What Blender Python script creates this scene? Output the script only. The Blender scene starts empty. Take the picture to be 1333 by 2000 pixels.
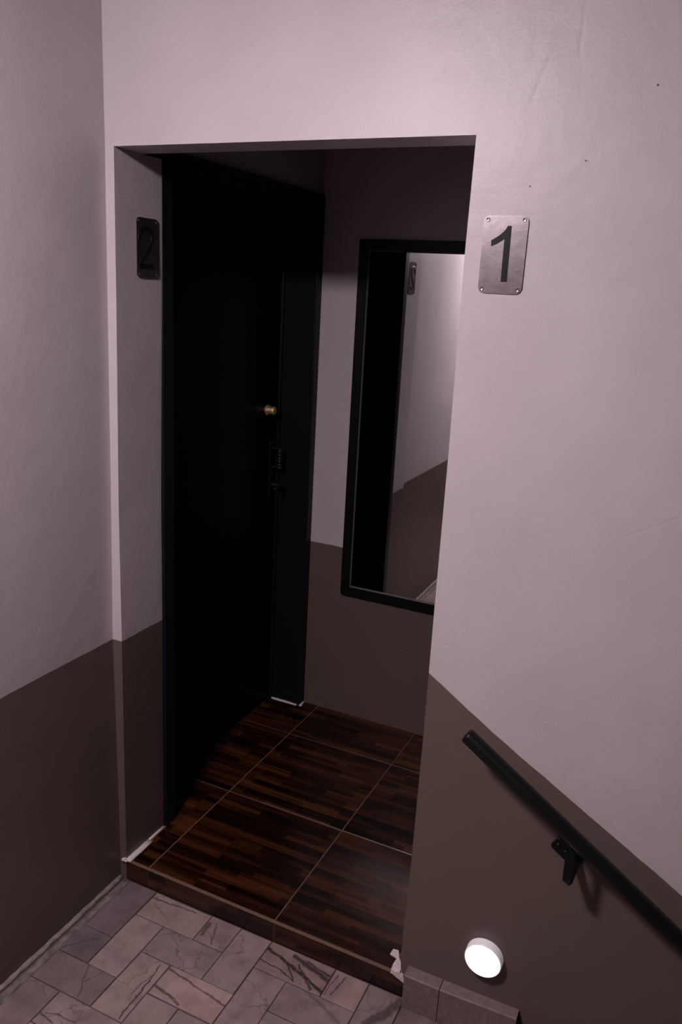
import bpy, bmesh, math, random
from mathutils import Vector, Matrix

S = bpy.context.scene
COL = S.collection
random.seed(7)

# ------------------------------------------------------------------ camera
CAM_LOC = (1.4421, -1.6754, 1.7538)
cam_d = bpy.data.cameras.new('camera')
cam = bpy.data.objects.new('camera', cam_d)
COL.objects.link(cam)
yaw, pitch, roll = 0.4277, -0.2685, 0.0538
sy, cy, sp, cp, sr, cr = math.sin(yaw), math.cos(yaw), math.sin(pitch), math.cos(pitch), math.sin(roll), math.cos(roll)
F = Vector((-sy * cp, cy * cp, sp))
R0 = Vector((cy, sy, 0))
U0 = R0.cross(F)
R = cr * R0 + sr * U0
U = -sr * R0 + cr * U0
cam.matrix_world = Matrix(((R.x, U.x, -F.x, CAM_LOC[0]), (R.y, U.y, -F.y, CAM_LOC[1]),
                           (R.z, U.z, -F.z, CAM_LOC[2]), (0, 0, 0, 1)))
cam_d.sensor_fit = 'VERTICAL'
cam_d.sensor_height = 36.0
cam_d.sensor_width = 24.0
cam_d.lens = 1557.77 / 2000 * 36.0
cam_d.clip_start = 0.02
S.camera = cam

# ------------------------------------------------------------------ world, light, exposure
world = bpy.data.worlds.new('world')
S.world = world
world.use_nodes = True
wbg = world.node_tree.nodes['Background']
wbg.inputs[0].default_value = (0.9, 0.8, 0.85, 1)
wbg.inputs[1].default_value = 0.0
S.view_settings.view_transform = 'Standard'
S.view_settings.look = 'None'
S.view_settings.exposure = 0.0
S.view_settings.gamma = 1.0
S.view_settings.use_curve_mapping = False
LAMP_POS = (0.42, -1.42, 2.432)   # dome lamp on the ceiling
LAMP_RADIUS = 0.135
LAMP_DROP = 0.066
LAMP_STRENGTH = 252.0
LAMP_COLOR = (1.0, 0.86, 0.91)
STEP_LIGHT_STRENGTH = 4.0

# ------------------------------------------------------------------ measures (metres)
STEP = 0.0679          # landing is this much below the alcove floor (z = 0)
H = 2.07               # underside of the lintel
D = 1.1705             # depth of the alcove
ZP = 0.745             # paint line
ACEIL = 2.55           # ceiling of the alcove
CEIL = 2.49           # underside of the flight above
END = 1.2437           # end of the landing, the stairs go down from there

# ------------------------------------------------------------------ helpers
def link_mesh(name, bm, mat, parent=None, smooth=False):
    me = bpy.data.meshes.new(name)
    bmesh.ops.recalc_face_normals(bm, faces=bm.faces)
    bm.to_mesh(me)
    bm.free()
    mats = mat if isinstance(mat, (list, tuple)) else [mat]
    for m in mats:
        me.materials.append(m)
    if smooth:
        for p in me.polygons:
            p.use_smooth = True
    o = bpy.data.objects.new(name, me)
    COL.objects.link(o)
    if parent is not None:
        o.parent = parent
    return o

def structure(o, label=None):
    o['kind'] = 'structure'
    if label:
        o['label'] = label
    return o

def thing(name, loc, label, cat, group=None):
    o = bpy.data.objects.new(name, None)
    o.empty_display_size = 0.05
    COL.objects.link(o)
    o.location = loc
    o['label'] = label
    o['category'] = cat
    if group:
        o['group'] = group
    return o

def keep(o, parent):
    """parent while the mesh stays where its world coordinates say"""
    o.parent = parent
    o.matrix_parent_inverse = Matrix.Translation(parent.location).inverted()
    return o

def box(bm, x0, x1, y0, y1, z0, z1):
    vs = [bm.verts.new((x, y, z)) for z in (z0, z1) for y in (y0, y1) for x in (x0, x1)]
    for f in ((0, 2, 3, 1), (4, 5, 7, 6), (0, 1, 5, 4), (1, 3, 7, 5), (3, 2, 6, 7), (2, 0, 4, 6)):
        bm.faces.new([vs[i] for i in f])
    return vs

def bevel(bm, w, seg=2):
    bmesh.ops.bevel(bm, geom=list(bm.edges), offset=w, segments=seg, affect='EDGES', profile=0.5, clamp_overlap=True)

def bev_box(x0, x1, y0, y1, z0, z1, w=0.002, seg=2):
    bm = bmesh.new()
    box(bm, x0, x1, y0, y1, z0, z1)
    bevel(bm, w, seg)
    return bm

def prism(bm, pts, axis, a, b):
    """extrude a 2D polygon along an axis from a to b. pts in the two other axes, in order"""
    def mk(p, t):
        if axis == 0:
            return (t, p[0], p[1])
        if axis == 1:
            return (p[0], t, p[1])
        return (p[0], p[1], t)
    lo = [bm.verts.new(mk(p, a)) for p in pts]
    hi = [bm.verts.new(mk(p, b)) for p in pts]
    bm.faces.new(lo)
    bm.faces.new(hi[::-1])
    n = len(pts)
    for i in range(n):
        bm.faces.new((lo[i], lo[(i + 1) % n], hi[(i + 1) % n], hi[i]))

def tube(bm, pts, r, n=20, round_end=0.0):
    """round tube along a polyline with closed, slightly rounded ends"""
    pts = [Vector(p) for p in pts]
    rings = []
    path = []
    if round_end > 0:
        d0 = (pts[1] - pts[0]).normalized()
        d1 = (pts[-1] - pts[-2]).normalized()
        path.append((pts[0], r - round_end))
        path.append((pts[0] + d0 * round_end * 0.3, r - round_end * 0.3))
        path.append((pts[0] + d0 * round_end, r))
        for p in pts[1:-1]:
            path.append((p, r))
        path.append((pts[-1] - d1 * round_end, r))
        path.append((pts[-1] - d1 * round_end * 0.3, r - round_end * 0.3))
        path.append((pts[-1], r - round_end))
    else:
        path = [(p, r) for p in pts]
    for i, (p, rr) in enumerate(path):
        a = path[max(i - 1, 0)][0]
        b = path[min(i + 1, len(path) - 1)][0]
        t = (b - a).normalized()
        ref = Vector((0, 1, 0)) if abs(t.y) < 0.9 else Vector((0, 0, 1))
        e1 = t.cross(ref).normalized()
        e2 = t.cross(e1)
        rings.append([bm.verts.new(p + e1 * rr * math.cos(2 * math.pi * k / n) + e2 * rr * math.sin(2 * math.pi * k / n)) for k in range(n)])
    for a, b in zip(rings[:-1], rings[1:]):
        for k in range(n):
            bm.faces.new((a[k], a[(k + 1) % n], b[(k + 1) % n], b[k]))
    bm.faces.new(rings[0][::-1])
    bm.faces.new(rings[-1])

def lathe(bm, profile, origin, axis, n=32):
    """profile = list of (radius, height along axis)"""
    axis = Vector(axis).normalized()
    ref = Vector((0, 0, 1)) if abs(axis.z) < 0.9 else Vector((1, 0, 0))
    e1 = axis.cross(ref).normalized()
    e2 = axis.cross(e1)
    o = Vector(origin)
    rings = []
    for rr, hh in profile:
        if rr < 1e-6:
            rings.append([bm.verts.new(o + axis * hh)])
        else:
            rings.append([bm.verts.new(o + axis * hh + (e1 * math.cos(2 * math.pi * k / n) + e2 * math.sin(2 * math.pi * k / n)) * rr) for k in range(n)])
    for a, b in zip(rings[:-1], rings[1:]):
        for k in range(n):
            k2 = (k + 1) % n
            if len(a) == 1 and len(b) == 1:
                continue
            if len(a) == 1:
                bm.faces.new((a[0], b[k2], b[k]))
            elif len(b) == 1:
                bm.faces.new((a[k], a[k2], b[0]))
            else:
                bm.faces.new((a[k], a[k2], b[k2], b[k]))
    if len(rings[0]) > 1:
        bm.faces.new(rings[0])
    if len(rings[-1]) > 1:
        bm.faces.new(rings[-1][::-1])

# ------------------------------------------------------------------ materials
class NT:
    def __init__(self, name):
        self.m = bpy.data.materials.new(name)
        self.m.use_nodes = True
        self.t = self.m.node_tree
        self.b = self.t.nodes['Principled BSDF']
    def n(self, typ, **kw):
        nd = self.t.nodes.new(typ)
        for k, v in kw.items():
            setattr(nd, k, v)
        return nd
    def l(self, a, b):
        self.t.links.new(a, b)
    def put(self, sock, v):
        if hasattr(v, 'is_output') or isinstance(v, bpy.types.NodeSocket):
            self.l(v, sock)
        else:
            sock.default_value = v
    def math(self, op, a, b=0.0, c=None, clamp=False):
        nd = self.n('ShaderNodeMath', operation=op)
        nd.use_clamp = clamp
        self.put(nd.inputs[0], a)
        self.put(nd.inputs[1], b)
        if c is not None:
            self.put(nd.inputs[2], c)
        return nd.outputs[0]
    def vmath(self, op, a, b=None, out=0, scale=None):
        nd = self.n('ShaderNodeVectorMath', operation=op)
        self.put(nd.inputs[0], a)
        if b is not None:
            self.put(nd.inputs[1], b)
        if scale is not None:
            self.put(nd.inputs['Scale'], scale)
        return nd.outputs[out]
    def mix(self, fac, a, b, typ='MIX'):
        nd = self.n('ShaderNodeMix', data_type='RGBA', blend_type=typ)
        self.put(nd.inputs[0], fac)
        self.put(nd.inputs[6], a)
        self.put(nd.inputs[7], b)
        return nd.outputs[2]
    def noise(self, vec, scale, detail=3.0, rough=0.5, out=0):
        nd = self.n('ShaderNodeTexNoise')
        self.l(vec, nd.inputs['Vector'])
        nd.inputs['Scale'].default_value = scale
        nd.inputs['Detail'].default_value = detail
        nd.inputs['Roughness'].default_value = rough
        return nd.outputs[out]
    def ramp(self, fac, stops):
        nd = self.n('ShaderNodeValToRGB')
        self.l(fac, nd.inputs[0])
        el = nd.color_ramp.elements
        while len(el) < len(stops):
            el.new(0.5)
        for e, (p, c) in zip(el, stops):
            e.position = p
            e.color = c if len(c) == 4 else (*c, 1)
        return nd.outputs[0]
    def mapr(self, v, a, b, c=0.0, d=1.0, interp='SMOOTHSTEP'):
        nd = self.n('ShaderNodeMapRange', interpolation_type=interp)
        self.put(nd.inputs[0], v)
        for i, q in enumerate((a, b, c, d)):
            nd.inputs[1 + i].default_value = q
        return nd.outputs[0]
    def bump(self, height, strength, dist):
        nd = self.n('ShaderNodeBump')
        self.l(height, nd.inputs['Height'])
        nd.inputs['Strength'].default_value = strength
        nd.inputs['Distance'].default_value = dist
        self.l(nd.outputs[0], self.b.inputs['Normal'])
    def pos(self):
        # every building mesh keeps its origin at the world origin: Object = world coordinates
        return self.n('ShaderNodeTexCoord').outputs['Object']

def simple(name, col, rough=0.5, metal=0.0, spec=0.5, grain=0.0, grain_scale=60.0, bump=0.0):
    k = NT(name)
    b = k.b
    b.inputs['Metallic'].default_value = metal
    b.inputs['Specular IOR Level'].default_value = spec
    p = k.pos()
    nz = k.noise(p, grain_scale, 4.0)
    f = k.mapr(nz, 0.3, 0.7, 1.0 - grain, 1.0 + grain, 'LINEAR')
    c = k.vmath('SCALE', (col[0], col[1], col[2]), scale=f)
    k.l(c, b.inputs['Base Color'])
    k.l(k.mapr(nz, 0.3, 0.7, max(rough - 0.3 * grain * grain, 0.02), rough + 0.3 * grain * grain, 'LINEAR'), b.inputs['Roughness'])
    if bump:
        k.bump(nz, bump, 0.002)
    return k.m

PINK = (0.50, 0.447, 0.457)
BROWN = (0.118, 0.087, 0.074)

def wall_paint(name, mode):
    """two coats: light above, brown below the paint line (sloping along the stairs on the front wall)"""
    k = NT(name)
    p = k.pos()
    sep = k.n('ShaderNodeSeparateXYZ')
    k.l(p, sep.inputs[0])
    x, y, z = sep.outputs
    wob = k.noise(p, 14.0, 3.0)
    wob = k.math('MULTIPLY', k.math('SUBTRACT', wob, 0.5), 0.006)
    if mode == 'front':
        l1 = k.math('MULTIPLY_ADD', k.math('SUBTRACT', x, 0.934), -0.655, 0.8884)
        l2 = k.math('MULTIPLY_ADD', k.math('SUBTRACT', x, 1.10), -0.588, 0.7797)
        stairs = k.math('MAXIMUM', l1, l2)
        right = k.math('GREATER_THAN', x, 0.5)
        line = k.math('ADD', k.math('MULTIPLY', right, stairs), k.math('MULTIPLY', k.math('SUBTRACT', 1.0, right), ZP))
    else:
        line = ZP
    low = k.math('LESS_THAN', k.math('ADD', z, wob), line)
    big = k.noise(p, 3.5, 4.0, 0.6)
    tone = k.mapr(big, 0.3, 0.7, 0.95, 1.05, 'LINEAR')
    c = k.mix(low, (*PINK, 1), (*BROWN, 1))
    # scuffs: rubbed patches and small chips in the paint
    sc = k.noise(k.vmath('MULTIPLY', p, (30, 30, 55)), 1.0, 2.0)
    scm = k.mapr(sc, 0.70, 0.78)
    c = k.mix(k.math('MULTIPLY', scm, 0.12), c, (0.36, 0.32, 0.31, 1))
    if mode == 'front':
        for q, r in (((1.049, 0, 1.9736), 0.0022), ((1.1502, 0, 2.0186), 0.002), ((1.1545, 0, 2.018), 0.0012), ((1.261, 0, 2.1435), 0.0026)):
            dd = k.vmath('DISTANCE', p, q, out=1)
            c = k.mix(k.mapr(dd, r * 0.6, r, 1.0, 0.0), c, (0.05, 0.04, 0.045, 1))
    c = k.vmath('SCALE', c, scale=tone)
    k.l(c, k.b.inputs['Base Color'])
    k.b.inputs['Roughness'].default_value = 0.42
    k.b.inputs['Specular IOR Level'].default_value = 0.45
    fine = k.noise(p, 190.0, 3.0)
    mid = k.noise(p, 22.0, 4.0)
    h = k.math('ADD', k.math('MULTIPLY', fine, 0.35), k.math('MULTIPLY', mid, 1.3))
    h = k.math('ADD', h, k.math('MULTIPLY', big, 3.0))
    if mode == 'front':
        # trowelled patch edges and a scratch in the plaster
        for a, b2, w in (((1.035, 0, 2.13), (1.10, 0, 2.14), .004), ((1.035, 0, 2.13), (1.06, 0, 2.20), .005),
                         ((1.06, 0, 2.20), (1.115, 0, 2.215), .005), ((1.115, 0, 2.20), (1.115, 0, 2.30), .004),
                         ((1.32, 0, 1.2985), (1.42, 0, 1.359), .0025)):
            dd = seg_dist(k, p, a, b2)
            h = k.math('ADD', h, k.mapr(dd, 0.0, w * 1.8, -0.3, 0.0))
    k.bump(h, 0.22, 0.004)
    return k.m

def seg_dist(k, p, a, b):
    a, b = Vector(a), Vector(b)
    ba = b - a
    pa = k.vmath('SUBTRACT', p, tuple(a))
    t = k.math('DIVIDE', k.vmath('DOT_PRODUCT', pa, tuple(ba), out=1), ba.dot(ba), clamp=True)
    return k.vmath('LENGTH', k.vmath('SUBTRACT', pa, k.vmath('SCALE', tuple(ba), scale=t)), out=1)

M_FRONT = wall_paint('paint_front_wall', 'front')
M_WALL = wall_paint('paint_two_tone', 'plain')

def ceiling_mat():
    return simple('paint_ceiling', (0.62, 0.57, 0.58), 0.7, grain=0.03, grain_scale=8, bump=0.1)
M_CEIL = ceiling_mat()
M_DARKWALL = simple('dark_low_bounce_shell', (0.10, 0.075, 0.065), 0.6, grain=0.05, grain_scale=8, bump=0.1)  # unseen walls and ceilings, coloured dark to cut bounced light

VEINS = [  # traced dark veins of the landing stones, in floor metres: polyline, half width, strength
    ([(.332, -.223), (.44, -.238), (.532, -.25)], .0032, .75), ([(.332, -.284), (.38, -.291), (.424, -.304)], .0045, .75),
    ([(.304, -.225), (.312, -.295), (.315, -.407)], .0024, .9), ([(.306, -.263), (.298, -.3), (.296, -.336)], .0018, .7),
    ([(.536, -.031), (.609, -.05), (.677, -.071), (.739, -.092)], .0056, 1.0), ([(.611, -.053), (.657, -.097)], .0026, .95),
    ([(.533, -.075), (.601, -.081), (.657, -.097)], .002, .9), ([(.619, -.021), (.738, -.05)], .0075, .9),
    ([(.644, -.043), (.708, -.099)], .004, .85), ([(.66, -.02), (.735, -.036)], .004, .9),
    ([(.697, -.108), (.755, -.127), (.818, -.155)], .005, .4), ([(.755, -.022), (.748, -.096)], .0018, .7),
    ([(.777, -.017), (.772, -.05), (.765, -.087)], .002, .8), ([(.339, -.038), (.342, -.08)], .007, .65),
    ([(.359, -.027), (.386, -.098)], .0028, .6), ([(.124, -.031), (.167, -.027), (.278, -.018)], .003, .7),
    ([(.148, -.047), (.224, -.083)], .0016, .45), ([(.024, -.307), (.06, -.262), (.094, -.23)], .002, .6),
    ([(.129, -.49), (.181, -.498)], .0018, .8), ([(.143, -.484), (.172, -.473), (.226, -.471)], .0018, .8),
    ([(.129, -.314), (.18, -.408)], .0018, .6), ([(.158, -.37), (.183, -.32)], .0016, .6),
    ([(.94, -.021), (.921, -.067), (.884, -.126)], .013, .75),
]

def stone_mat(name, veins):
    k = NT(name)
    p = k.pos()
    info = k.n('ShaderNodeObjectInfo')
    rnd = info.outputs['Random']
    off = k.vmath('ADD', p, k.vmath('SCALE', (13.0, 7.0, 3.0), scale=rnd))
    n1 = k.noise(off, 16.0, 6.0, 0.62)
    base = k.ramp(n1, [(0.25, (0.30, 0.255, 0.25)), (0.5, (0.46, 0.40, 0.39)), (0.75, (0.58, 0.515, 0.50))])
    val = k.mapr(rnd, 0.0, 1.0, 0.86, 1.1, 'LINEAR')
    base = k.vmath('MULTIPLY', k.vmath('SCALE', base, scale=val), (0.53, 0.455, 0.45))
    base = k.mix(1.0, base, info.outputs['Color'], 'MULTIPLY')
    # own fine cracks of each stone
    warp = k.vmath('ADD', off, k.vmath('SCALE', k.noise(off, 9.0, 4.0, 0.6, out=1), scale=0.10))
    vo = k.n('ShaderNodeTexVoronoi', feature='DISTANCE_TO_EDGE')
    k.l(warp, vo.inputs['Vector'])
    vo.inputs['Scale'].default_value = 8.0
    crack = k.mapr(vo.outputs['Distance'], 0.004, 0.016, 1.0, 0.0)
    gate = k.mapr(k.noise(off, 4.0, 2.0), 0.52, 0.62)
    base = k.mix(k.math('MULTIPLY', k.math('MULTIPLY', crack, gate), 0.55), base, (0.075, 0.055, 0.05, 1))
    # traced veins
    wp = k.vmath('ADD', p, k.vmath('SCALE', k.vmath('SUBTRACT', k.noise(p, 45.0, 4.0, 0.6, out=1), (0.5, 0.5, 0.5)), scale=0.016))
    flat = k.vmath('MULTIPLY', wp, (1, 1, 0))
    m = None
    for pts, w, s in veins:
        for a, b in zip(pts[:-1], pts[1:]):
            d = seg_dist(k, flat, (*a, 0), (*b, 0))
            q = k.mapr(d, w * 0.5, w * 1.35, s, 0.0)
            m = q if m is None else k.math('MAXIMUM', m, q)
    if m is None:
        m = 0.0
    else:
        m = k.math('MULTIPLY', m, k.mapr(k.noise(p, 60.0, 3.0), 0.2, 0.5, 0.6, 1.0, 'LINEAR'))
        base = k.mix(m, base, (0.03, 0.025, 0.028, 1))
    # small pits
    pit = k.mapr(k.noise(off, 120.0, 2.0), 0.72, 0.78)
    base = k.mix(k.math('MULTIPLY', pit, 0.6), base, (0.06, 0.045, 0.04, 1))
    k.l(base, k.b.inputs['Base Color'])
    k.b.inputs['Roughness'].default_value = 0.55
    k.b.inputs['Specular IOR Level'].default_value = 0.35
    k.bump(k.math('SUBTRACT', n1, k.math('MULTIPLY', m, 0.6)), 0.3, 0.003)
    return k.m
STONE_MATS = {}
def stone_for(x0, x1, y0, y1):
    mine = []
    for i, (pts, w, s_) in enumerate(VEINS):
        for a, b in zip(pts[:-1], pts[1:]):
            mx, my = (a[0] + b[0]) / 2, (a[1] + b[1]) / 2
            if x0 - .004 <= mx <= x1 + .004 and y0 - .004 <= my <= y1 + .004:
                mine.append((i, ([a, b], w, s_)))
    key = tuple((i, tuple(v[0])) for i, v in mine)
    if key not in STONE_MATS:
        STONE_MATS[key] = stone_mat('veined_stone', [v for _, v in mine])
    return STONE_MATS[key]
M_MORTAR = simple('dark_joint_mortar', (0.05, 0.036, 0.034), 0.85, grain=0.3, grain_scale=90, bump=0.3)
M_BEAD = simple('pale_mortar_bead', (0.22, 0.18, 0.175), 0.8, grain=0.25, grain_scale=70, bump=0.5)
M_BED = simple('rough_brown_joint', (0.15, 0.12, 0.118), 0.85, grain=0.5, grain_scale=45, bump=0.6)
M_PLASTER = simple('bare_white_plaster', (0.62, 0.54, 0.54), 0.8, grain=0.15, grain_scale=110, bump=0.5)
M_SKIRT = simple('brown_stone_skirting', (0.165, 0.123, 0.112), 0.6, grain=0.18, grain_scale=70, bump=0.25)

def wood_tile_mat():
    k = NT('glazed_wood_look_tile')
    p = k.pos()
    rnd = k.n('ShaderNodeObjectInfo').outputs['Random']
    q = k.vmath('ADD', p, k.vmath('SCALE', (3.1, 5.3, 1.7), scale=rnd))
    # fold z into y so that the riser tiles show the same strips
    sep = k.n('ShaderNodeSeparateXYZ')
    k.l(q, sep.inputs[0])
    v = k.math('ADD', sep.outputs[1], sep.outputs[2])
    cmb = k.n('ShaderNodeCombineXYZ')
    k.l(sep.outputs[0], cmb.inputs[0])
    k.l(v, cmb.inputs[1])
    uv = cmb.outputs[0]
    def strips(w, h, shift):
        br = k.n('ShaderNodeTexBrick')
        br.offset = 0.37
        br.offset_frequency = 2
        k.l(k.vmath('ADD', uv, shift), br.inputs['Vector'])
        br.inputs['Color1'].default_value = (0, 0, 0, 1)
        br.inputs['Color2'].default_value = (1, 1, 1, 1)
        br.inputs['Scale'].default_value = 1.0
        br.inputs['Mortar Size'].default_value = 0.0
        br.inputs['Brick Width'].default_value = w
        br.inputs['Row Height'].default_value = h
        return br.outputs['Color']
    a = strips(0.26, 0.033, (0.3, 0.1, 0))
    b = strips(0.37, 0.0205, (0.7, 0.4, 0))
    g = k.noise(k.vmath('MULTIPLY', uv, (4.0, 90.0, 1.0)), 1.0, 4.0, 0.6)
    g2 = k.noise(k.vmath('MULTIPLY', uv, (2.2, 34.0, 1.0)), 1.0, 3.0, 0.5)
    s = k.math('ADD', k.math('MULTIPLY', a, 0.24), k.math('MULTIPLY', b, 0.20))
    s = k.math('ADD', s, k.math('ADD', k.math('MULTIPLY', g, 0.30), k.math('MULTIPLY', g2, 0.48)))
    c = k.ramp(s, [(0.40, (0.002, 0.0009, 0.0007)), (0.54, (0.010, 0.0028, 0.0014)), (0.68, (0.040, 0.0108, 0.0040)), (0.88, (0.088, 0.028, 0.0105))])
    k.l(c, k.b.inputs['Base Color'])
    k.b.inputs['Roughness'].default_value = 0.24
    k.b.inputs['Specular IOR Level'].default_value = 0.4
    k.bump(g, 0.02, 0.001)
    return k.m
M_WOOD = wood_tile_mat()
M_GROUT = simple('brown_grout', (0.13, 0.07, 0.045), 0.8, grain=0.2, grain_scale=120, bump=0.2)

M_BLACK = simple('black_gloss_paint', (0.0012, 0.0012, 0.0014), 0.35, spec=0.06, grain=0.2, grain_scale=25)
M_FRAME = simple('blue_black_frame_paint', (0.005, 0.006, 0.0088), 0.4, spec=0.2, grain=0.15, grain_scale=200)
M_RAIL = simple('black_rail_enamel', (0.006, 0.006, 0.0075), 0.3, spec=0.22, grain=0.1, grain_scale=400)
M_MFRAME = simple('black_mirror_frame_lacquer', (0.004, 0.0045, 0.0055), 0.4, spec=0.2, grain=0.1, grain_scale=400)
M_LIP = simple('grey_frame_lip', (0.09, 0.085, 0.088), 0.45, grain=0.1)
M_BRASS = simple('brass', (1.0, 0.74, 0.40), 0.5, metal=1.0, grain=0.05)
M_HANDLE = simple('dark_bronze_handle', (0.02, 0.018, 0.018), 0.3, metal=0.6, grain=0.1)
M_SCREW = simple('bright_screw_steel', (0.6, 0.56, 0.58), 0.24, metal=1.0, grain=0.05)
M_NUM = simple('black_numeral_enamel', (0.006, 0.006, 0.009), 0.4, spec=0.15, grain=0.3, grain_scale=300)
M_HOLE = simple('screw_slot_dark', (0.01, 0.009, 0.009), 0.6)
M_HOUSING = simple('white_plastic_housing', (0.62, 0.56, 0.57), 0.4, grain=0.02)

def steel_mat():
    k = NT('brushed_steel')
    p = k.pos()
    br = k.noise(k.vmath('MULTIPLY', p, (80, 80, 700)), 1.0, 3.0)
    cl = k.noise(p, 40.0, 4.0, 0.6)
    c = k.ramp(cl, [(0.3, (0.26, 0.23, 0.235)), (0.7, (0.35, 0.315, 0.32))])
    k.l(c, k.b.inputs['Base Color'])
    k.b.inputs['Metallic'].default_value = 1.0
    k.l(k.mapr(br, 0.3, 0.7, 0.24, 0.28, 'LINEAR'), k.b.inputs['Roughness'])
    k.bump(br, 0.015, 0.0003)
    return k.m
M_STEEL = steel_mat()

def mirror_mat():
    k = NT('silvered_mirror')
    k.l(k.ramp(k.noise(k.pos(), 6.0), [(0.3, (0.86, 0.87, 0.89)), (0.7, (0.90, 0.91, 0.92))]), k.b.inputs['Base Color'])
    k.b.inputs['Metallic'].default_value = 1.0
    k.b.inputs['Roughness'].default_value = 0.02
    return k.m
M_MIRROR = mirror_mat()

def emit_mat(name, col, strength):
    k = NT(name)
    k.b.inputs['Base Color'].default_value = (0.8, 0.8, 0.8, 1)
    k.b.inputs['Emission Color'].default_value = (*col, 1)
    f = k.mapr(k.noise(k.pos(), 30.0), 0.0, 1.0, strength * 0.98, strength * 1.02, 'LINEAR')
    k.l(f, k.b.inputs['Emission Strength'])
    return k.m
M_LAMP = emit_mat('lamp_globe_glow', LAMP_COLOR, LAMP_STRENGTH)
M_RIM = emit_mat('opal_rim_glow', (1.0, 0.86, 0.92), 0.16)
M_STEPGLOW = emit_mat('step_light_diffuser_glow', (1.0, 0.97, 0.98), STEP_LIGHT_STRENGTH)

# ------------------------------------------------------------------ walls
def lerp_table(tab, z):
    for (z0, x0), (z1, x1) in zip(tab[:-1], tab[1:]):
        if z <= z1:
            return x0 + (x1 - x0) * (z - z0) / (z1 - z0)
    return tab[-1][1]

REVEAL = [(-0.15, .0015), (.025, .0015), (.327, .0011), (.75, .0026), (1.136, .0021), (1.686, .0098), (H, .0130)]
RIGHT = [(-1.75, .945), (-.10, .945), (-.012, .9413), (.0, .932), (.02, .9262), (.0697, .9236), (.2, .927), (.377, .9294), (.731, .9315), (1.04, .9309), (1.43, .9315), (1.819, .9281), (H, .9304)]
LEFT = [(-0.15, -.0214), (.025, -.0225), (.4065, -.0261), (.742, -.0310), (1.131, -.0245), (1.554, -.0200), (H, -.0149), (CEIL, -.0148)]

def column(bm, tab, far, y0, y1):
    """upright block whose edge follows tab, the other side at x = far"""
    rows = []
    for z, x in tab:
        rows.append([bm.verts.new((x, y0, z)), bm.verts.new((far, y0, z)), bm.verts.new((far, y1, z)), bm.verts.new((x, y1, z))])
    for a, b in zip(rows[:-1], rows[1:]):
        for i in range(4):
            j = (i + 1) % 4
            bm.faces.new((a[i], a[j], b[j], b[i]))
    bm.faces.new(rows[0])
    bm.faces.new(rows[-1][::-1])

bm = bmesh.new()
column(bm, REVEAL, -0.30, 0.0, 0.188)
column(bm, RIGHT, 4.6, 0.0, 0.12)
box(bm, -0.30, 4.6, 0.0, 0.109, H, CEIL + 0.02)
structure(link_mesh('wall_front', bm, M_FRONT), 'front wall with the alcove opening, light paint above a brown dado sloping along the stairs')

bm = bmesh.new()
rows = []
for z, x in LEFT:
    rows.append([bm.verts.new((x, 0.0, z)), bm.verts.new((x, -3.3, z)), bm.verts.new((x - 0.2, -3.3, z)), bm.verts.new((x - 0.2, 0.0, z))])
for a, b in zip(rows[:-1], rows[1:]):
    for i in range(4):
        j = (i + 1) % 4
        bm.faces.new((a[i], a[j], b[j], b[i]))
bm.faces.new(rows[0]); bm.faces.new(rows[-1][::-1])
structure(link_mesh('wall_left', bm, M_WALL), 'left wall of the landing, light paint over a brown dado')

bm = bmesh.new(); box(bm, -0.30, 4.6, -3.5, -3.3, -1.75, CEIL)
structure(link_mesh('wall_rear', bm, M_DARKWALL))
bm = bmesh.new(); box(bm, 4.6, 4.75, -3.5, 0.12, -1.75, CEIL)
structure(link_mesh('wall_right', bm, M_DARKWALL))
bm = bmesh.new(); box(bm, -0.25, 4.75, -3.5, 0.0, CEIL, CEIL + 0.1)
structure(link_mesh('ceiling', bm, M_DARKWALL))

# the alcove behind the opening
XR = 1.0
bm = bmesh.new(); box(bm, -0.35, XR + 0.35, D, D + 0.12, -0.12, ACEIL + 0.1)
structure(link_mesh('wall_back', bm, M_WALL), 'back wall of the alcove, light paint over a brown dado')
bm = bmesh.new(); box(bm, -0.30, 0.0, 0.188, D, 2.101, ACEIL)
structure(link_mesh('wall_alcove_left', bm, M_WALL), 'wall above the dark door in the alcove')
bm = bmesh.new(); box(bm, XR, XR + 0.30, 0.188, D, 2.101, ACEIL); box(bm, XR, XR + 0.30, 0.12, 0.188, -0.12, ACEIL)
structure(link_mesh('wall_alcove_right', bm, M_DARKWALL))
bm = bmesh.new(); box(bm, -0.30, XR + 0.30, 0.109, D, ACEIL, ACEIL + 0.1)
structure(link_mesh('ceiling', bm, M_DARKWALL))

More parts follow.
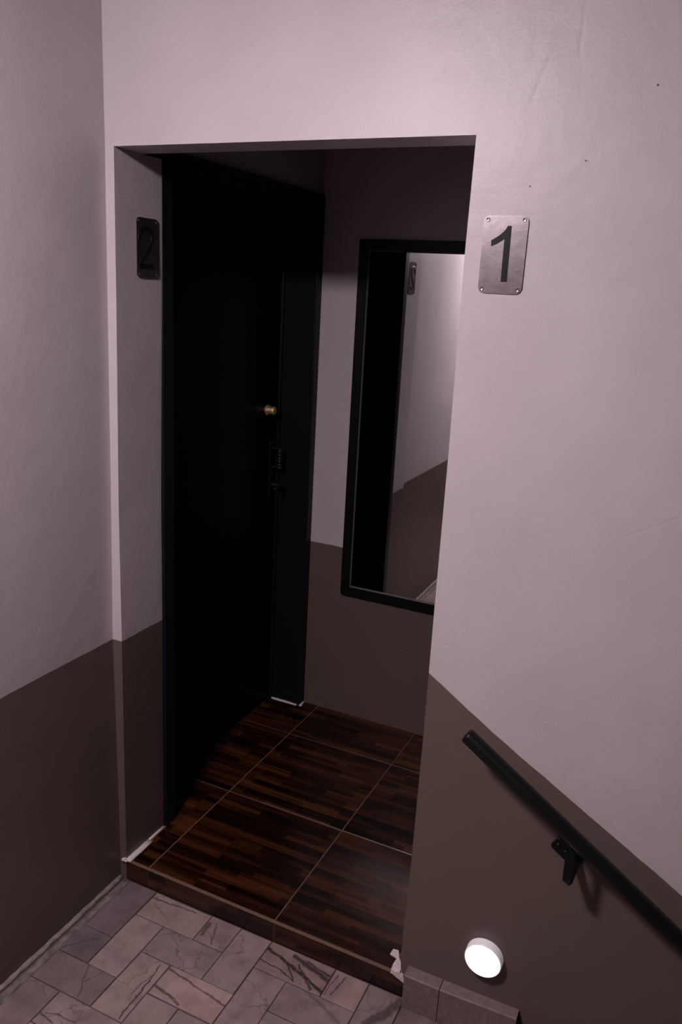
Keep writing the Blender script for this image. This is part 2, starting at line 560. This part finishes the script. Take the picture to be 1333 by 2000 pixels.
# ------------------------------------------------------------------ doors in the alcove
def make_door(name, xs, sgn, label, fittings):
    """frame and leaf set into a side wall of the alcove; xs = plane of that wall, sgn = +1: the alcove is on the +x side"""
    X = lambda v: xs + sgn * v
    def bb(x0, x1, *r, w=0.003):
        a, b = sorted((X(x0), X(x1)))
        return bev_box(a, b, *r, w)
    root = bpy.data.objects.new(name, None)
    root.empty_display_size = 0.1
    COL.objects.link(root)
    root.location = (X(0), 0.68, 0)
    structure(root, label)
    fr = keep(link_mesh('door_jamb', bb(-.17, .0135, .1885, .238, .0, 2.052), M_FRAME), root)
    keep(link_mesh('jamb_stop', bb(-.175, -.139, .2385, .25, .0, 2.05, w=.002), M_FRAME), fr)
    fj = keep(link_mesh('door_jamb', bb(-.17, .0135, 1.130, D - .0005, .0, 2.052), M_FRAME), root)
    keep(link_mesh('jamb_stop', bb(-.1365, -.125, 1.116, 1.1295, .0, 2.04, w=.002), M_FRAME), fj)
    keep(link_mesh('door_head', bb(-.17, .0135, .1885, D - .0005, 2.0525, 2.1005), M_FRAME), root)
    leaf = keep(link_mesh('door_leaf', bb(-.178, -.1375, .2505, 1.1295, .0005, 2.052, w=.002), M_BLACK), root)
    if fittings:
        ly, lz = 1.04, 1.293
        bm = bmesh.new()
        lathe(bm, [(.0, 0), (.021, 0), (.021, .004), (.018, .006), (.0165, .008), (.0165, .030), (.014, .034), (.0, .0345)], (X(-.1375), ly, lz), (sgn, 0, 0), 28)
        c = keep(link_mesh('lock_cylinder', bm, M_BRASS, smooth=False), root)
        c['label'] = 'round brass lock cylinder on the black door'
        keep(link_mesh('keyhole', bev_box(*sorted((X(-.1032), X(-.1026))), ly - .0015, ly + .0015, lz - .006, lz + .006, .0003, 1), M_HOLE), c)
        hy = 1.082
        hp = keep(link_mesh('handle_plate', bb(-.1375, -.132, hy - .02, hy + .02, .94, 1.16, w=.003), M_HANDLE), root)
        bm = bmesh.new()
        prof = [(.0, 0.0), (.006, .0)]
        zz = 1.055
        for i in range(6):
            prof += [(.0125, i * .013 + .003), (.0135, i * .013 + .0065), (.0085, i * .013 + .0105)]
        prof += [(.0125, .081), (.006, .086), (.0, .0865)]
        lathe(bm, prof, (X(-.095), hy - .004, zz), (0, 0, 1), 20)
        g = keep(link_mesh('door_grip', bm, M_HANDLE, smooth=True), root)
        g['label'] = 'ribbed dark upright grip on the door'
        for z_ in (1.06, 1.135):
            bm = bmesh.new(); tube(bm, [(X(-.132), hy - .004, z_), (X(-.095), hy - .004, z_)], .006, 14)
            keep(link_mesh('grip_post', bm, M_HANDLE, smooth=False), root)
        bm = bmesh.new(); tube(bm, [(X(-.132), hy, .985), (X(-.085), hy, .985), (X(-.08), hy - .07, .985)], .008, 14, .003)
        keep(link_mesh('latch_lever', bm, M_HANDLE), root)
    return root

make_door('door_1', 0.0, 1, 'black door in a blue-black frame on the left side of the alcove', True)
make_door('door_2', XR, -1, 'black door on the right side of the alcove, hidden behind the front wall', False)

# ------------------------------------------------------------------ landing floor: herringbone of 10 x 20 cm stones
bm = bmesh.new()
box(bm, -0.20, END, -3.3, 0.0, -0.26, -STEP - 0.004)
box(bm, END, 4.6, -3.3, -1.05, -0.26, -STEP - 0.004)
floor = structure(link_mesh('floor', bm, M_MORTAR), 'landing floor of herringbone veined stone')

MOD = 0.1028
FX0, FY0 = 0.0215, -0.0045
J = 0.0016
TINT = {('V', 0, 0): (.62, .62, .68), ('H', -1, 2): (.55, .56, .62), ('H', 1, 0): (1.1, 1.05, 1.0), ('V', 1, 1): (1.1, 1.08, 1.06),
        ('H', 2, 1): (1.0, .98, .98), ('V', 3, -1): (.98, .92, .92), ('V', 4, 0): (1.0, .97, .98), ('H', 3, 2): (1.25, 1.16, 1.12),
        ('V', 2, 2): (1.12, 1.08, 1.04), ('H', 5, 0): (1.18, 1.05, 1.02), ('V', 7, -1): (1.15, 1.05, 1.02), ('V', 5, 1): (1.05, 1.02, 1.03),
        ('H', 6, 1): (1.05, 1.0, 1.0), ('V', 8, 0): (1.0, .98, .99), ('H', 0, 3): (.82, .78, .77), ('H', 1, 4): (1.15, 1.1, 1.12),
        ('V', 9, 1): (.7, .68, .68), ('H', 9, 0): (.65, .63, .62), ('V', 0, 4): (.7, .66, .67)}
def stone_tile(x0, x1, y0, y1, key):
    x0, x1, y0, y1 = max(x0, FX0), min(x1, END - .002), max(y0, -2.45), min(y1, FY0)
    if x1 - x0 < .012 or y1 - y0 < .012:
        return
    x0 += J * random.uniform(.6, 1.3); x1 -= J * random.uniform(.6, 1.3)
    y0 += J * random.uniform(.6, 1.3); y1 -= J * random.uniform(.6, 1.3)
    bm = bmesh.new()
    dz = random.uniform(-.0008, .0008)
    vs = box(bm, x0, x1, y0, y1, -STEP - .012, -STEP + dz)
    for v in vs:
        if v.co.z > -STEP - .005:
            v.co.x += random.uniform(-.0009, .0009)
            v.co.y += random.uniform(-.0009, .0009)
            v.co.z += random.uniform(-.0004, .0004)
    top = [e for e in bm.edges if all(v.co.z > -STEP - .005 for v in e.verts)]
    bmesh.ops.bevel(bm, geom=top, offset=.0012, segments=1, affect='EDGES')
    o = link_mesh('stone_tile', bm, stone_for(x0, x1, y0, y1), floor)
    t = TINT.get(key)
    if t is None:
        g = random.uniform(.75, 1.15)
        t = (g, g * random.uniform(.95, 1.0), g * random.uniform(.94, 1.0))
    o.color = (*t, 1)

for c in range(-2, 13):
    for r in range(-2, 25):
        X0, Y1 = FX0 + c * MOD, FY0 - r * MOD
        if (r - c) % 4 == 0:
            stone_tile(X0, X0 + MOD, Y1 - 2 * MOD, Y1, ('V', c, r))
        elif (r - c) % 4 == 3:
            stone_tile(X0, X0 + 2 * MOD, Y1 - MOD, Y1, ('H', c, r))

# lumpy mortar along the left wall and against the step
def strip(name, pts_in, pts_out, h, mat, parent, seed):
    rnd = random.Random(seed)
    bm = bmesh.new()
    z0 = h[0]
    rows = []
    for (a, b) in zip(pts_in, pts_out):
        m = ((a[0] + b[0]) / 2, (a[1] + b[1]) / 2)
        hh = h[1] * rnd.uniform(.6, 1.2)
        rows.append([bm.verts.new((a[0], a[1], z0 - .006)), bm.verts.new((a[0], a[1], z0 + hh)), bm.verts.new((m[0], m[1], z0 + hh * .75)),
                     bm.verts.new((b[0], b[1], z0 + .0006)), bm.verts.new((b[0], b[1], z0 - .006))])
    for a, b in zip(rows[:-1], rows[1:]):
        for i in range(5):
            bm.faces.new((a[i], a[(i + 1) % 5], b[(i + 1) % 5], b[i]))
    bm.faces.new(rows[0]); bm.faces.new(rows[-1][::-1])
    return link_mesh(name, bm, mat, parent, smooth=True)

ys = [-0.004 - i * .02 for i in range(118)]
rs = random.Random(3)
strip('mortar_bead', [(-.0213, y) for y in ys], [(-.011 + rs.uniform(-.002, .004) , y) for y in ys], (-STEP, .006), M_BEAD, floor, 5)
strip('mortar_bead', [(-.004, y) for y in ys], [(.0215 + rs.uniform(-.004, .001), y) for y in ys], (-STEP - .003, .0012), M_BED, floor, 6)

# stairs going down along the front wall
st = bmesh.new()
for i in range(6):
    x0 = END + i * .28
    top = -STEP - .17 * (i + 1)
    box(st, x0, min(x0 + .28, 4.6), -1.05, 0.0, -1.75, top)
structure(link_mesh('trim_1', st, M_SKIRT), 'stone stairs going down along the front wall')

# ------------------------------------------------------------------ alcove floor: 45 cm wood-look tiles and a tiled step edge
bm = bmesh.new()
box(bm, -0.17, XR + 0.17, 0.012, D, -0.12, -0.0015)
box(bm, 0.0016, 0.944, 0.0, 0.0119, -STEP, -0.0022)
afloor = structure(link_mesh('floor', bm, M_GROUT), 'alcove floor of glossy dark wood-look tiles')
T = 0.4503
GJ = 0.0021
xs_ = [-.17, .0861, .0861 + T, .0861 + 2 * T, XR + .17]
ys_ = [.0, .4577, .4577 + T, D]
def floor_tile(x0, x1, y0, y1, z0, z1, name, w=.0012):
    o = link_mesh(name, bev_box(x0, x1, y0, y1, z0, z1, w, 1), M_WOOD, afloor)
    return o
# plain tile bodies: the row at the step is cut between the reveal and the right wall
def tile_poly(pts, name='floor_tile'):
    bm = bmesh.new()
    prism(bm, pts, 2, -.011, 0.0)
    e = [e for e in bm.edges if all(v.co.z > -.001 for v in e.verts)]
    bmesh.ops.bevel(bm, geom=e, offset=.001, segments=1, affect='EDGES')
    return link_mesh(name, bm, M_WOOD, afloor)
for j in range(3):
    for i in range(4):
        x0, x1, y0, y1 = xs_[i] + GJ, xs_[i + 1] - GJ, ys_[j] + GJ, ys_[j + 1] - GJ
        if j == 0:
            y0 = 0.0045
            if i == 0:
                tile_poly([(.021, y0), (x1, y0), (x1, y1), (-.1372, y1), (-.1372, .252), (.012, .252), (.012, .115), (.021, .11)])
                continue
            if i == 2:
                tile_poly([(x0, y0), (.898, y0), (.900, .03), (.893, .06), (.905, .075), (x1, .09), (x1, y1), (x0, y1)])
                continue
            if i == 3:
                tile_poly([(x0, .125), (XR - .015, .125), (XR - .015, y1), (x0, y1)])
                continue
        if j == 2 and i == 0:
            tile_poly([(-.1372, y0), (x1, y0), (x1, y1), (.016, y1), (.016, 1.126), (-.1372, 1.126)])
            continue
        if i == 3:
            x1 = XR - .015
        if i == 0:
            x0 = -.1372
        tile_poly([(x0, y0), (x1, y0), (x1, y1), (x0, y1)])
# riser tiles, the grout nosing runs along their top edge
rx = [.003, .0861, .0861 + T, .944]
for i in range(3):
    bm = bmesh.new()
    x0, x1 = rx[i] + (GJ if i else 0), rx[i + 1] - (GJ if i < 2 else 0)
    if i < 2:
        prism(bm, [(x0, -STEP + .001), (x1, -STEP + .001), (x1, -.0045), (x0, -.0045)], 1, -.0035, .008)
    else:
        prism(bm, [(x0, -STEP + .001), (x1, -STEP + .001), (x1, -.026), (.925, -.018), (.905, -.0085), (.895, -.0045), (x0, -.0045)], 1, -.0035, .008)
    link_mesh('riser_tile', bm, M_WOOD, afloor)
bm = bmesh.new()
prism(bm, [(-.0032, -.0046), (.0005, .0002), (.0042, .0002), (.0042, -.0046)], 0, .021, .897)
g = link_mesh('edge_grout', bm, M_GROUT, afloor)
# white plaster smears at the foot of the reveal and of the right wall corner
yy = [-.003, .01, .03, .055, .08, .105]
strip('plaster_smear', [(.0015, y) for y in yy], [(.0195 + rs.uniform(-.002, .002), y) for y in yy], (0.0, .004), M_PLASTER, afloor, 11)
yy = [.105, .12, .14, .16, .186]
strip('plaster_smear', [(.0, y) for y in yy], [(.008 - .02 * (y - .105), y) for y in yy], (0.0, .003), M_PLASTER, afloor, 12)
bm = bmesh.new()
for (x, y, z, r) in ((-.006, -.004, -.001, .006), (.0, -.004, .003, .005), (-.011, -.003, -.004, .004), (.004, -.005, -.002, .004)):
    bmesh.ops.create_icosphere(bm, subdivisions=2, radius=r, matrix=Matrix.Translation((x, y, z)))
for v in bm.verts:
    v.co += Vector((random.uniform(-1, 1), random.uniform(-1, 1), random.uniform(-1, 1))) * .001
link_mesh('plaster_lump', bm, M_PLASTER, afloor)
bm = bmesh.new()
prism(bm, [(.879, .068), (.8945, .0690), (.9055, .045), (.9262, .02), (.936, -.002), (.9, -.002), (.898, .018), (.9, .042), (.878, .047)], 2, -.012, .0035)
for v in bm.verts:
    v.co.z += random.uniform(-.0015, .0015)
link_mesh('plaster_lump', bm, M_PLASTER, afloor)
bm = bmesh.new()
prism(bm, [(.897, -.0065), (.9262, .012), (.9262, -.002), (.944, -.012), (.944, -.0245), (.925, -.0165), (.905, -.008)], 1, -.003, .006)
link_mesh('plaster_lump', bm, M_PLASTER, afloor)
yy = [-.13, -.11, -.08, -.05, -.02, .0]
strip('plaster_smear', [(x, 1.131) for x in yy], [(x, 1.122 + rs.uniform(-.003, .003)) for x in yy], (0.0, .005), M_PLASTER, afloor, 13)
yy = [1.125, 1.14, 1.155, 1.169]
strip('plaster_smear', [(.013, y) for y in yy], [(.021 + rs.uniform(-.003, .003), y) for y in yy], (0.0, .005), M_PLASTER, afloor, 14)

# ------------------------------------------------------------------ stone skirting right of the opening
bb = bpy.data.objects.new('baseboard_front', None)
COL.objects.link(bb)
bb.location = (.95, 0, -STEP)
structure(bb, 'stone skirting at the foot of the wall right of the opening')
for x0, x1 in ((.9475, 1.0435), (1.0455, END)):
    bm = bmesh.new()
    sl = .003 * (x0 - .95) / .3
    prism(bm, [(-.033, -STEP + .001), (-.0338, .034), (-.0305, .0375), (-.0005, .039), (-.0005, -STEP + .001)], 0, x0, x1)
    for v in bm.verts:
        if v.co.z > 0 and x1 > 1.1 and v.co.x > 1.1:
            v.co.z += .003
            v.co.y = min(v.co.y * (.86 if v.co.y < -.02 else 1), -.0005)
    keep(link_mesh('skirting_tile', bm, M_SKIRT), bb)

# ------------------------------------------------------------------ mirror on the back wall
mx0, mx1, mz0, mz1 = .1700, .8800, .5492, 1.9470
fw_, fd = .0385, .022
mir = thing('wall_mirror', (.525, D - .001, mz0), 'tall mirror in a black frame hanging on the back wall of the alcove', 'mirror')
yb, yf = D - .001, D - fd
def frame_bar(pts):
    """mitred bar: quad outline in x,z with its inner side last two points, bevelled front"""
    bm = bmesh.new()
    prism(bm, pts, 1, yf, yb)
    e = [e for e in bm.edges if all(v.co.y < yf + .001 for v in e.verts)]
    bmesh.ops.bevel(bm, geom=e, offset=.003, segments=2, affect='EDGES')
    return keep(link_mesh('frame_bar', bm, M_MFRAME), mir)
r_ = .006
o4 = [(mx0, mz0), (mx1, mz0), (mx1, mz1), (mx0, mz1)]
i4 = [(mx0 + fw_, mz0 + fw_), (mx1 - fw_, mz0 + fw_), (mx1 - fw_, mz1 - fw_), (mx0 + fw_, mz1 - fw_)]
for k in range(4):
    j = (k + 1) % 4
    a, b = Vector((*o4[k], 0)), Vector((*o4[j], 0))
    d = (b - a).normalized() * r_
    inn = Vector((-d.y, d.x, 0))
    a1 = a + d * 1.0
    b1 = b - d * 1.0
    a0 = a + d * .3 + inn * .3
    b0 = b - d * .3 + inn * .3
    frame_bar([tuple(a0[:2]), tuple(a1[:2]), tuple(b1[:2]), tuple(b0[:2]), i4[j], i4[k]])
for k in range(4):
    j = (k + 1) % 4
    bm = bmesh.new()
    n = Vector((-(i4[j][1] - i4[k][1]), i4[j][0] - i4[k][0], 0)).normalized() * .005
    t = Vector((i4[j][0] - i4[k][0], i4[j][1] - i4[k][1], 0)).normalized() * .005
    q = [i4[k], i4[j], (i4[j][0] + n.x - t.x, i4[j][1] + n.y - t.y), (i4[k][0] + n.x + t.x, i4[k][1] + n.y + t.y)]
    va = [bm.verts.new((q[0][0], yf + .004, q[0][1])), bm.verts.new((q[1][0], yf + .004, q[1][1])),
          bm.verts.new((q[2][0], yb - .0095, q[2][1])), bm.verts.new((q[3][0], yb - .0095, q[3][1]))]
    vb = [bm.verts.new((v.co.x, yb - .004, v.co.z)) for v in va]
    bm.faces.new(va); bm.faces.new(vb[::-1])
    for i in range(4):
        bm.faces.new((va[i], va[(i + 1) % 4], vb[(i + 1) % 4], vb[i]))
    keep(link_mesh('frame_lip', bm, M_LIP), mir)
MIRROR_YAW, MIRROR_TILT = 0.006, 0.0
bm = bmesh.new()
vs = box(bm, mx0 + .02, mx1 - .02, yb - .0090, yb - .005, mz0 + .02, mz1 - .02)
for v in vs:
    v.co.y += (v.co.x - .525) * MIRROR_YAW + (v.co.z - 1.25) * MIRROR_TILT
keep(link_mesh('mirror_glass', bm, M_MIRROR), mir)

# ------------------------------------------------------------------ number plates
def rounded_rect(w, h, r, n=6):
    pts = []
    for cx, cy_, a0 in ((w / 2 - r, h / 2 - r, 0), (-w / 2 + r, h / 2 - r, 90), (-w / 2 + r, -h / 2 + r, 180), (w / 2 - r, -h / 2 + r, 270)):
        for i in range(n + 1):
            a = math.radians(a0 + 90 * i / n)
            pts.append((cx + r * math.cos(a), cy_ + r * math.sin(a)))
    return pts

PW, PH = .0913, .1518
ONE = [(1.0135, 1.8993), (1.0217, 1.8997), (1.0229, 1.7915), (1.0101, 1.7914), (1.0090, 1.8742), (1.0035, 1.8700), (.9940, 1.8640), (.9832, 1.8596), (.9822, 1.8710), (.9915, 1.8765), (.9989, 1.8814), (1.0060, 1.8880), (1.0105, 1.8930)]
ONE = [(x - (.9635 + PW / 2), z - (1.7676 + PH / 2)) for x, z in ONE]
TWO = [(.0915, 1.8600), (.0922, 1.8700), (.0955, 1.8790), (.1040, 1.8865), (.1150, 1.8900), (.1260, 1.8900), (.1365, 1.8865), (.1440, 1.8790), (.1465, 1.8690), (.1445, 1.8570), (.1375, 1.8460), (.1270, 1.8335), (.1150, 1.8210), (.1040, 1.8095), (.0965, 1.7985), (.0935, 1.7930)]
TWO = [(y - (.0809 + PW / 2), z - (1.7640 + PH / 2)) for y, z in TWO]

def number_plate(origin, ax, nrm, digit, label):
    """plate on a wall: ax = direction of reading, nrm = out of the wall"""
    root = thing('number_plate', origin, label, 'sign', 'flat number plates')
    A, N, Z = Vector(ax), Vector(nrm), Vector((0, 0, 1))
    def place(bm):
        for v in bm.verts:
            v.co = A * v.co.x + Z * v.co.y + N * v.co.z
    def slab(pts, h0, h1, w):
        bm = bmesh.new()
        prism(bm, pts, 2, h0, h1)
        if w:
            e = [e for e in bm.edges if all(v.co.z > h1 - 1e-5 for v in e.verts)]
            bmesh.ops.bevel(bm, geom=e, offset=w, segments=2, affect='EDGES')
        place(bm)
        return bm
    link_mesh('plate', slab(rounded_rect(PW, PH, .0125), .0008, .0030, .0006), M_STEEL, root)
    if digit == 1:
        link_mesh('numeral', slab(ONE, .0028, .0034, 0), M_NUM, root)
    else:
        bm = bmesh.new()
        # raised stroke of the 2: rounded ribbon with its foot bar
        w, h = .0062, .0052
        L_, R_ = [], []
        for i, p in enumerate(TWO):
            a, b = Vector((*TWO[max(i - 1, 0)], 0)), Vector((*TWO[min(i + 1, len(TWO) - 1)], 0))
            t = (b - a).normalized()
            nn = Vector((-t.y, t.x, 0))
            c = Vector((*p, 0))
            prof = []
            for s_, hh in ((-1, .0028), (-.92, h - .0008), (-.6, h), (.6, h), (.92, h - .0008), (1, .0028)):
                q = c + nn * (s_ * w)
                prof.append(bm.verts.new((q.x, q.y, hh)))
            L_.append(prof)
        for a, b in zip(L_[:-1], L_[1:]):
            for i in range(5):
                bm.faces.new((a[i], a[i + 1], b[i + 1], b[i]))
        bm.faces.new(L_[0]); bm.faces.new(L_[-1][::-1])
        x0, x1, z0 = TWO[-1][0] - .0065, .0225, 1.7865 - (1.7640 + PH / 2)
        prism(bm, [(x0, z0), (x1, z0), (x1, z0 + .0120), (x0, z0 + .0120)], 2, .0028, h)
        place(bm)
        link_mesh('numeral', bm, M_NUM, root)
    for sx in (-1, 1):
        for sz in (-1, 1):
            c = A * (sx * (PW / 2 - .0085)) + Z * (sz * (PH / 2 - .0085))
            bm = bmesh.new()
            lathe(bm, [(.0, .0028), (.0041, .0028), (.0041, .0034), (.0028, .0048), (.0012, .0046), (.001, .0038), (.0, .0038)], c, N, 16)
            sc = link_mesh('screw', bm, M_SCREW, root)
            bm = bmesh.new()
            lathe(bm, [(.0, .0038), (.00105, .0038), (.00105, .0042), (.0, .0042)], c, N, 8)
            link_mesh('screw_socket', bm, M_HOLE, sc)
    return root

number_plate((.9635 + PW / 2, 0.0, 1.7676 + PH / 2), (1, 0, 0), (0, -1, 0), 1, 'brushed steel plate with a black numeral 1 on the wall right of the opening')
number_plate((.0105, .0809 + PW / 2, 1.7640 + PH / 2), (0, 1, 0), (1, 0, 0), 2, 'dark-looking steel plate with a black numeral 2 on the left reveal beside the door')

# ------------------------------------------------------------------ handrail
OFF = .092
RS = -.674
RR = .0185
def rail_z(x):
    return .8120 + RS * (x - 1.0595)
rail = thing('handrail', (1.0595, -OFF, .8120), 'round black handrail sloping down the stairs along the front wall', 'handrail')
bm = bmesh.new()
tube(bm, [(1.0595, -OFF, rail_z(1.0595)), (1.8, -OFF, rail_z(1.8)), (2.75, -OFF, rail_z(2.75))], RR, 28, .0045)
keep(link_mesh('rail_tube', bm, M_RAIL, smooth=True), rail)
def bracket(xc):
    zc = rail_z(xc)
    sl = math.atan(RS)
    ca, sa = math.cos(sl), math.sin(sl)
    px, pz = xc - .015, zc - .108
    bm = bmesh.new()
    pts = [(px + u * ca - v * sa, pz + u * sa + v * ca) for u, v in rounded_rect(.074, .036, .009, 4)]
    prism(bm, pts, 1, -.006, -.0003)
    e = [e for e in bm.edges if all(v.co.y < -.005 for v in e.verts)]
    bmesh.ops.bevel(bm, geom=e, offset=.0012, segments=1, affect='EDGES')
    pl = keep(link_mesh('bracket_plate', bm, M_RAIL), rail)
    for u in (-.024, -.002):
        c = (px + u * ca, -.0058, pz + u * sa)
        bm = bmesh.new()
        lathe(bm, [(.0, 0), (.0055, 0), (.0055, .001), (.004, .0025), (.0018, .003), (.0, .0018)], c, (0, -1, 0), 18)
        keep(link_mesh('screw', bm, M_RAIL), pl)
    # flat bar: out of the plate, bent up to the rail
    ax, az = px + .017, pz - .013
    path = [(ax + .004, -.0055, az + .008), (ax + .002, -.030, az + .002), (ax, -.076, az - .004), (ax - .001, -.089, az + .002), (ax - .001, -OFF - .002, az + .016), (xc, -OFF, zc - RR - .014), (xc, -OFF, zc - RR + .002)]
    path = [Vector(p) for p in path]
    wd = [.013, .0125, .010, .009, .009, .010, .011]
    rows = []
    bm = bmesh.new()
    for i, p in enumerate(path):
        t = (path[min(i + 1, len(path) - 1)] - path[max(i - 1, 0)]).normalized()
        side = Vector((ca, 0, sa))
        side = (side - t * side.dot(t)).normalized()
        nn = t.cross(side).normalized()
        w = wd[i]
        rows.append([bm.verts.new(p + side * (su * w) + nn * (sn * .0035)) for su, sn in ((-1, -1), (1, -1), (1, 1), (-1, 1))])
    for a, b in zip(rows[:-1], rows[1:]):
        for i in range(4):
            bm.faces.new((a[i], a[(i + 1) % 4], b[(i + 1) % 4], b[i]))
    bm.faces.new(rows[0]); bm.faces.new(rows[-1][::-1])
    keep(link_mesh('bracket_arm', bm, M_RAIL), rail)
    bm = bmesh.new()
    vs = box(bm, -.034, .034, -.011, .011, -.003, .0)
    bevel(bm, .001, 1)
    for v in bm.verts:
        x, y, z = v.co
        v.co = Vector((xc + x * ca - z * sa, -OFF + y, zc - (RR - .0015) / ca + x * sa + z * ca))
    keep(link_mesh('rail_saddle', bm, M_RAIL), rail)
bracket(1.316)
bracket(2.45)

# ------------------------------------------------------------------ round step light
sl_ = thing('step_light', (1.1435, 0, .1665), 'small round white wall light glowing low on the brown wall above the skirting', 'light')
bm = bmesh.new()
lathe(bm, [(.0, .0004), (.0445, .0004), (.0470, .002), (.0470, .0235), (.0462, .025), (.0448, .0255), (.0440, .0248), (.0, .0248)], (0, 0, 0), (0, -1, 0), 48)
link_mesh('housing', bm, M_RIM, sl_)
bm = bmesh.new()
lathe(bm, [(.0, .0249), (.0436, .0249), (.0436, .0262), (.0425, .0272), (.0, .0276)], (0, 0, 0), (0, -1, 0), 48)
d_ = link_mesh('diffuser', bm, M_STEPGLOW, sl_)
d_['label'] = 'glowing white diffuser'

# ------------------------------------------------------------------ the landing's ceiling lamp (above the frame, it lights the place)
lamp = thing('ceiling_lamp', (LAMP_POS[0], LAMP_POS[1], CEIL), 'round white dome lamp on the landing ceiling, above the picture', 'light')
bm = bmesh.new()
lathe(bm, [(.0, .0003), (LAMP_RADIUS + .012, .0003), (LAMP_RADIUS + .012, .050), (LAMP_RADIUS + .004, .058), (.0, .058)], (0, 0, 0), (0, 0, -1), 40)
link_mesh('lamp_base', bm, M_HOUSING, lamp)
bm = bmesh.new()
z0 = CEIL - LAMP_POS[2]
prof = [(.0, z0 + .0002)] + [(LAMP_RADIUS * math.cos(a), z0 + .0004 + LAMP_DROP * math.sin(a)) for a in [i * math.pi / 20 for i in range(10)]] + [(.0, z0 + LAMP_DROP)]
lathe(bm, prof, (0, 0, 0), (0, 0, -1), 36)
link_mesh('lamp_dome', bm, M_LAMP, lamp, smooth=True)
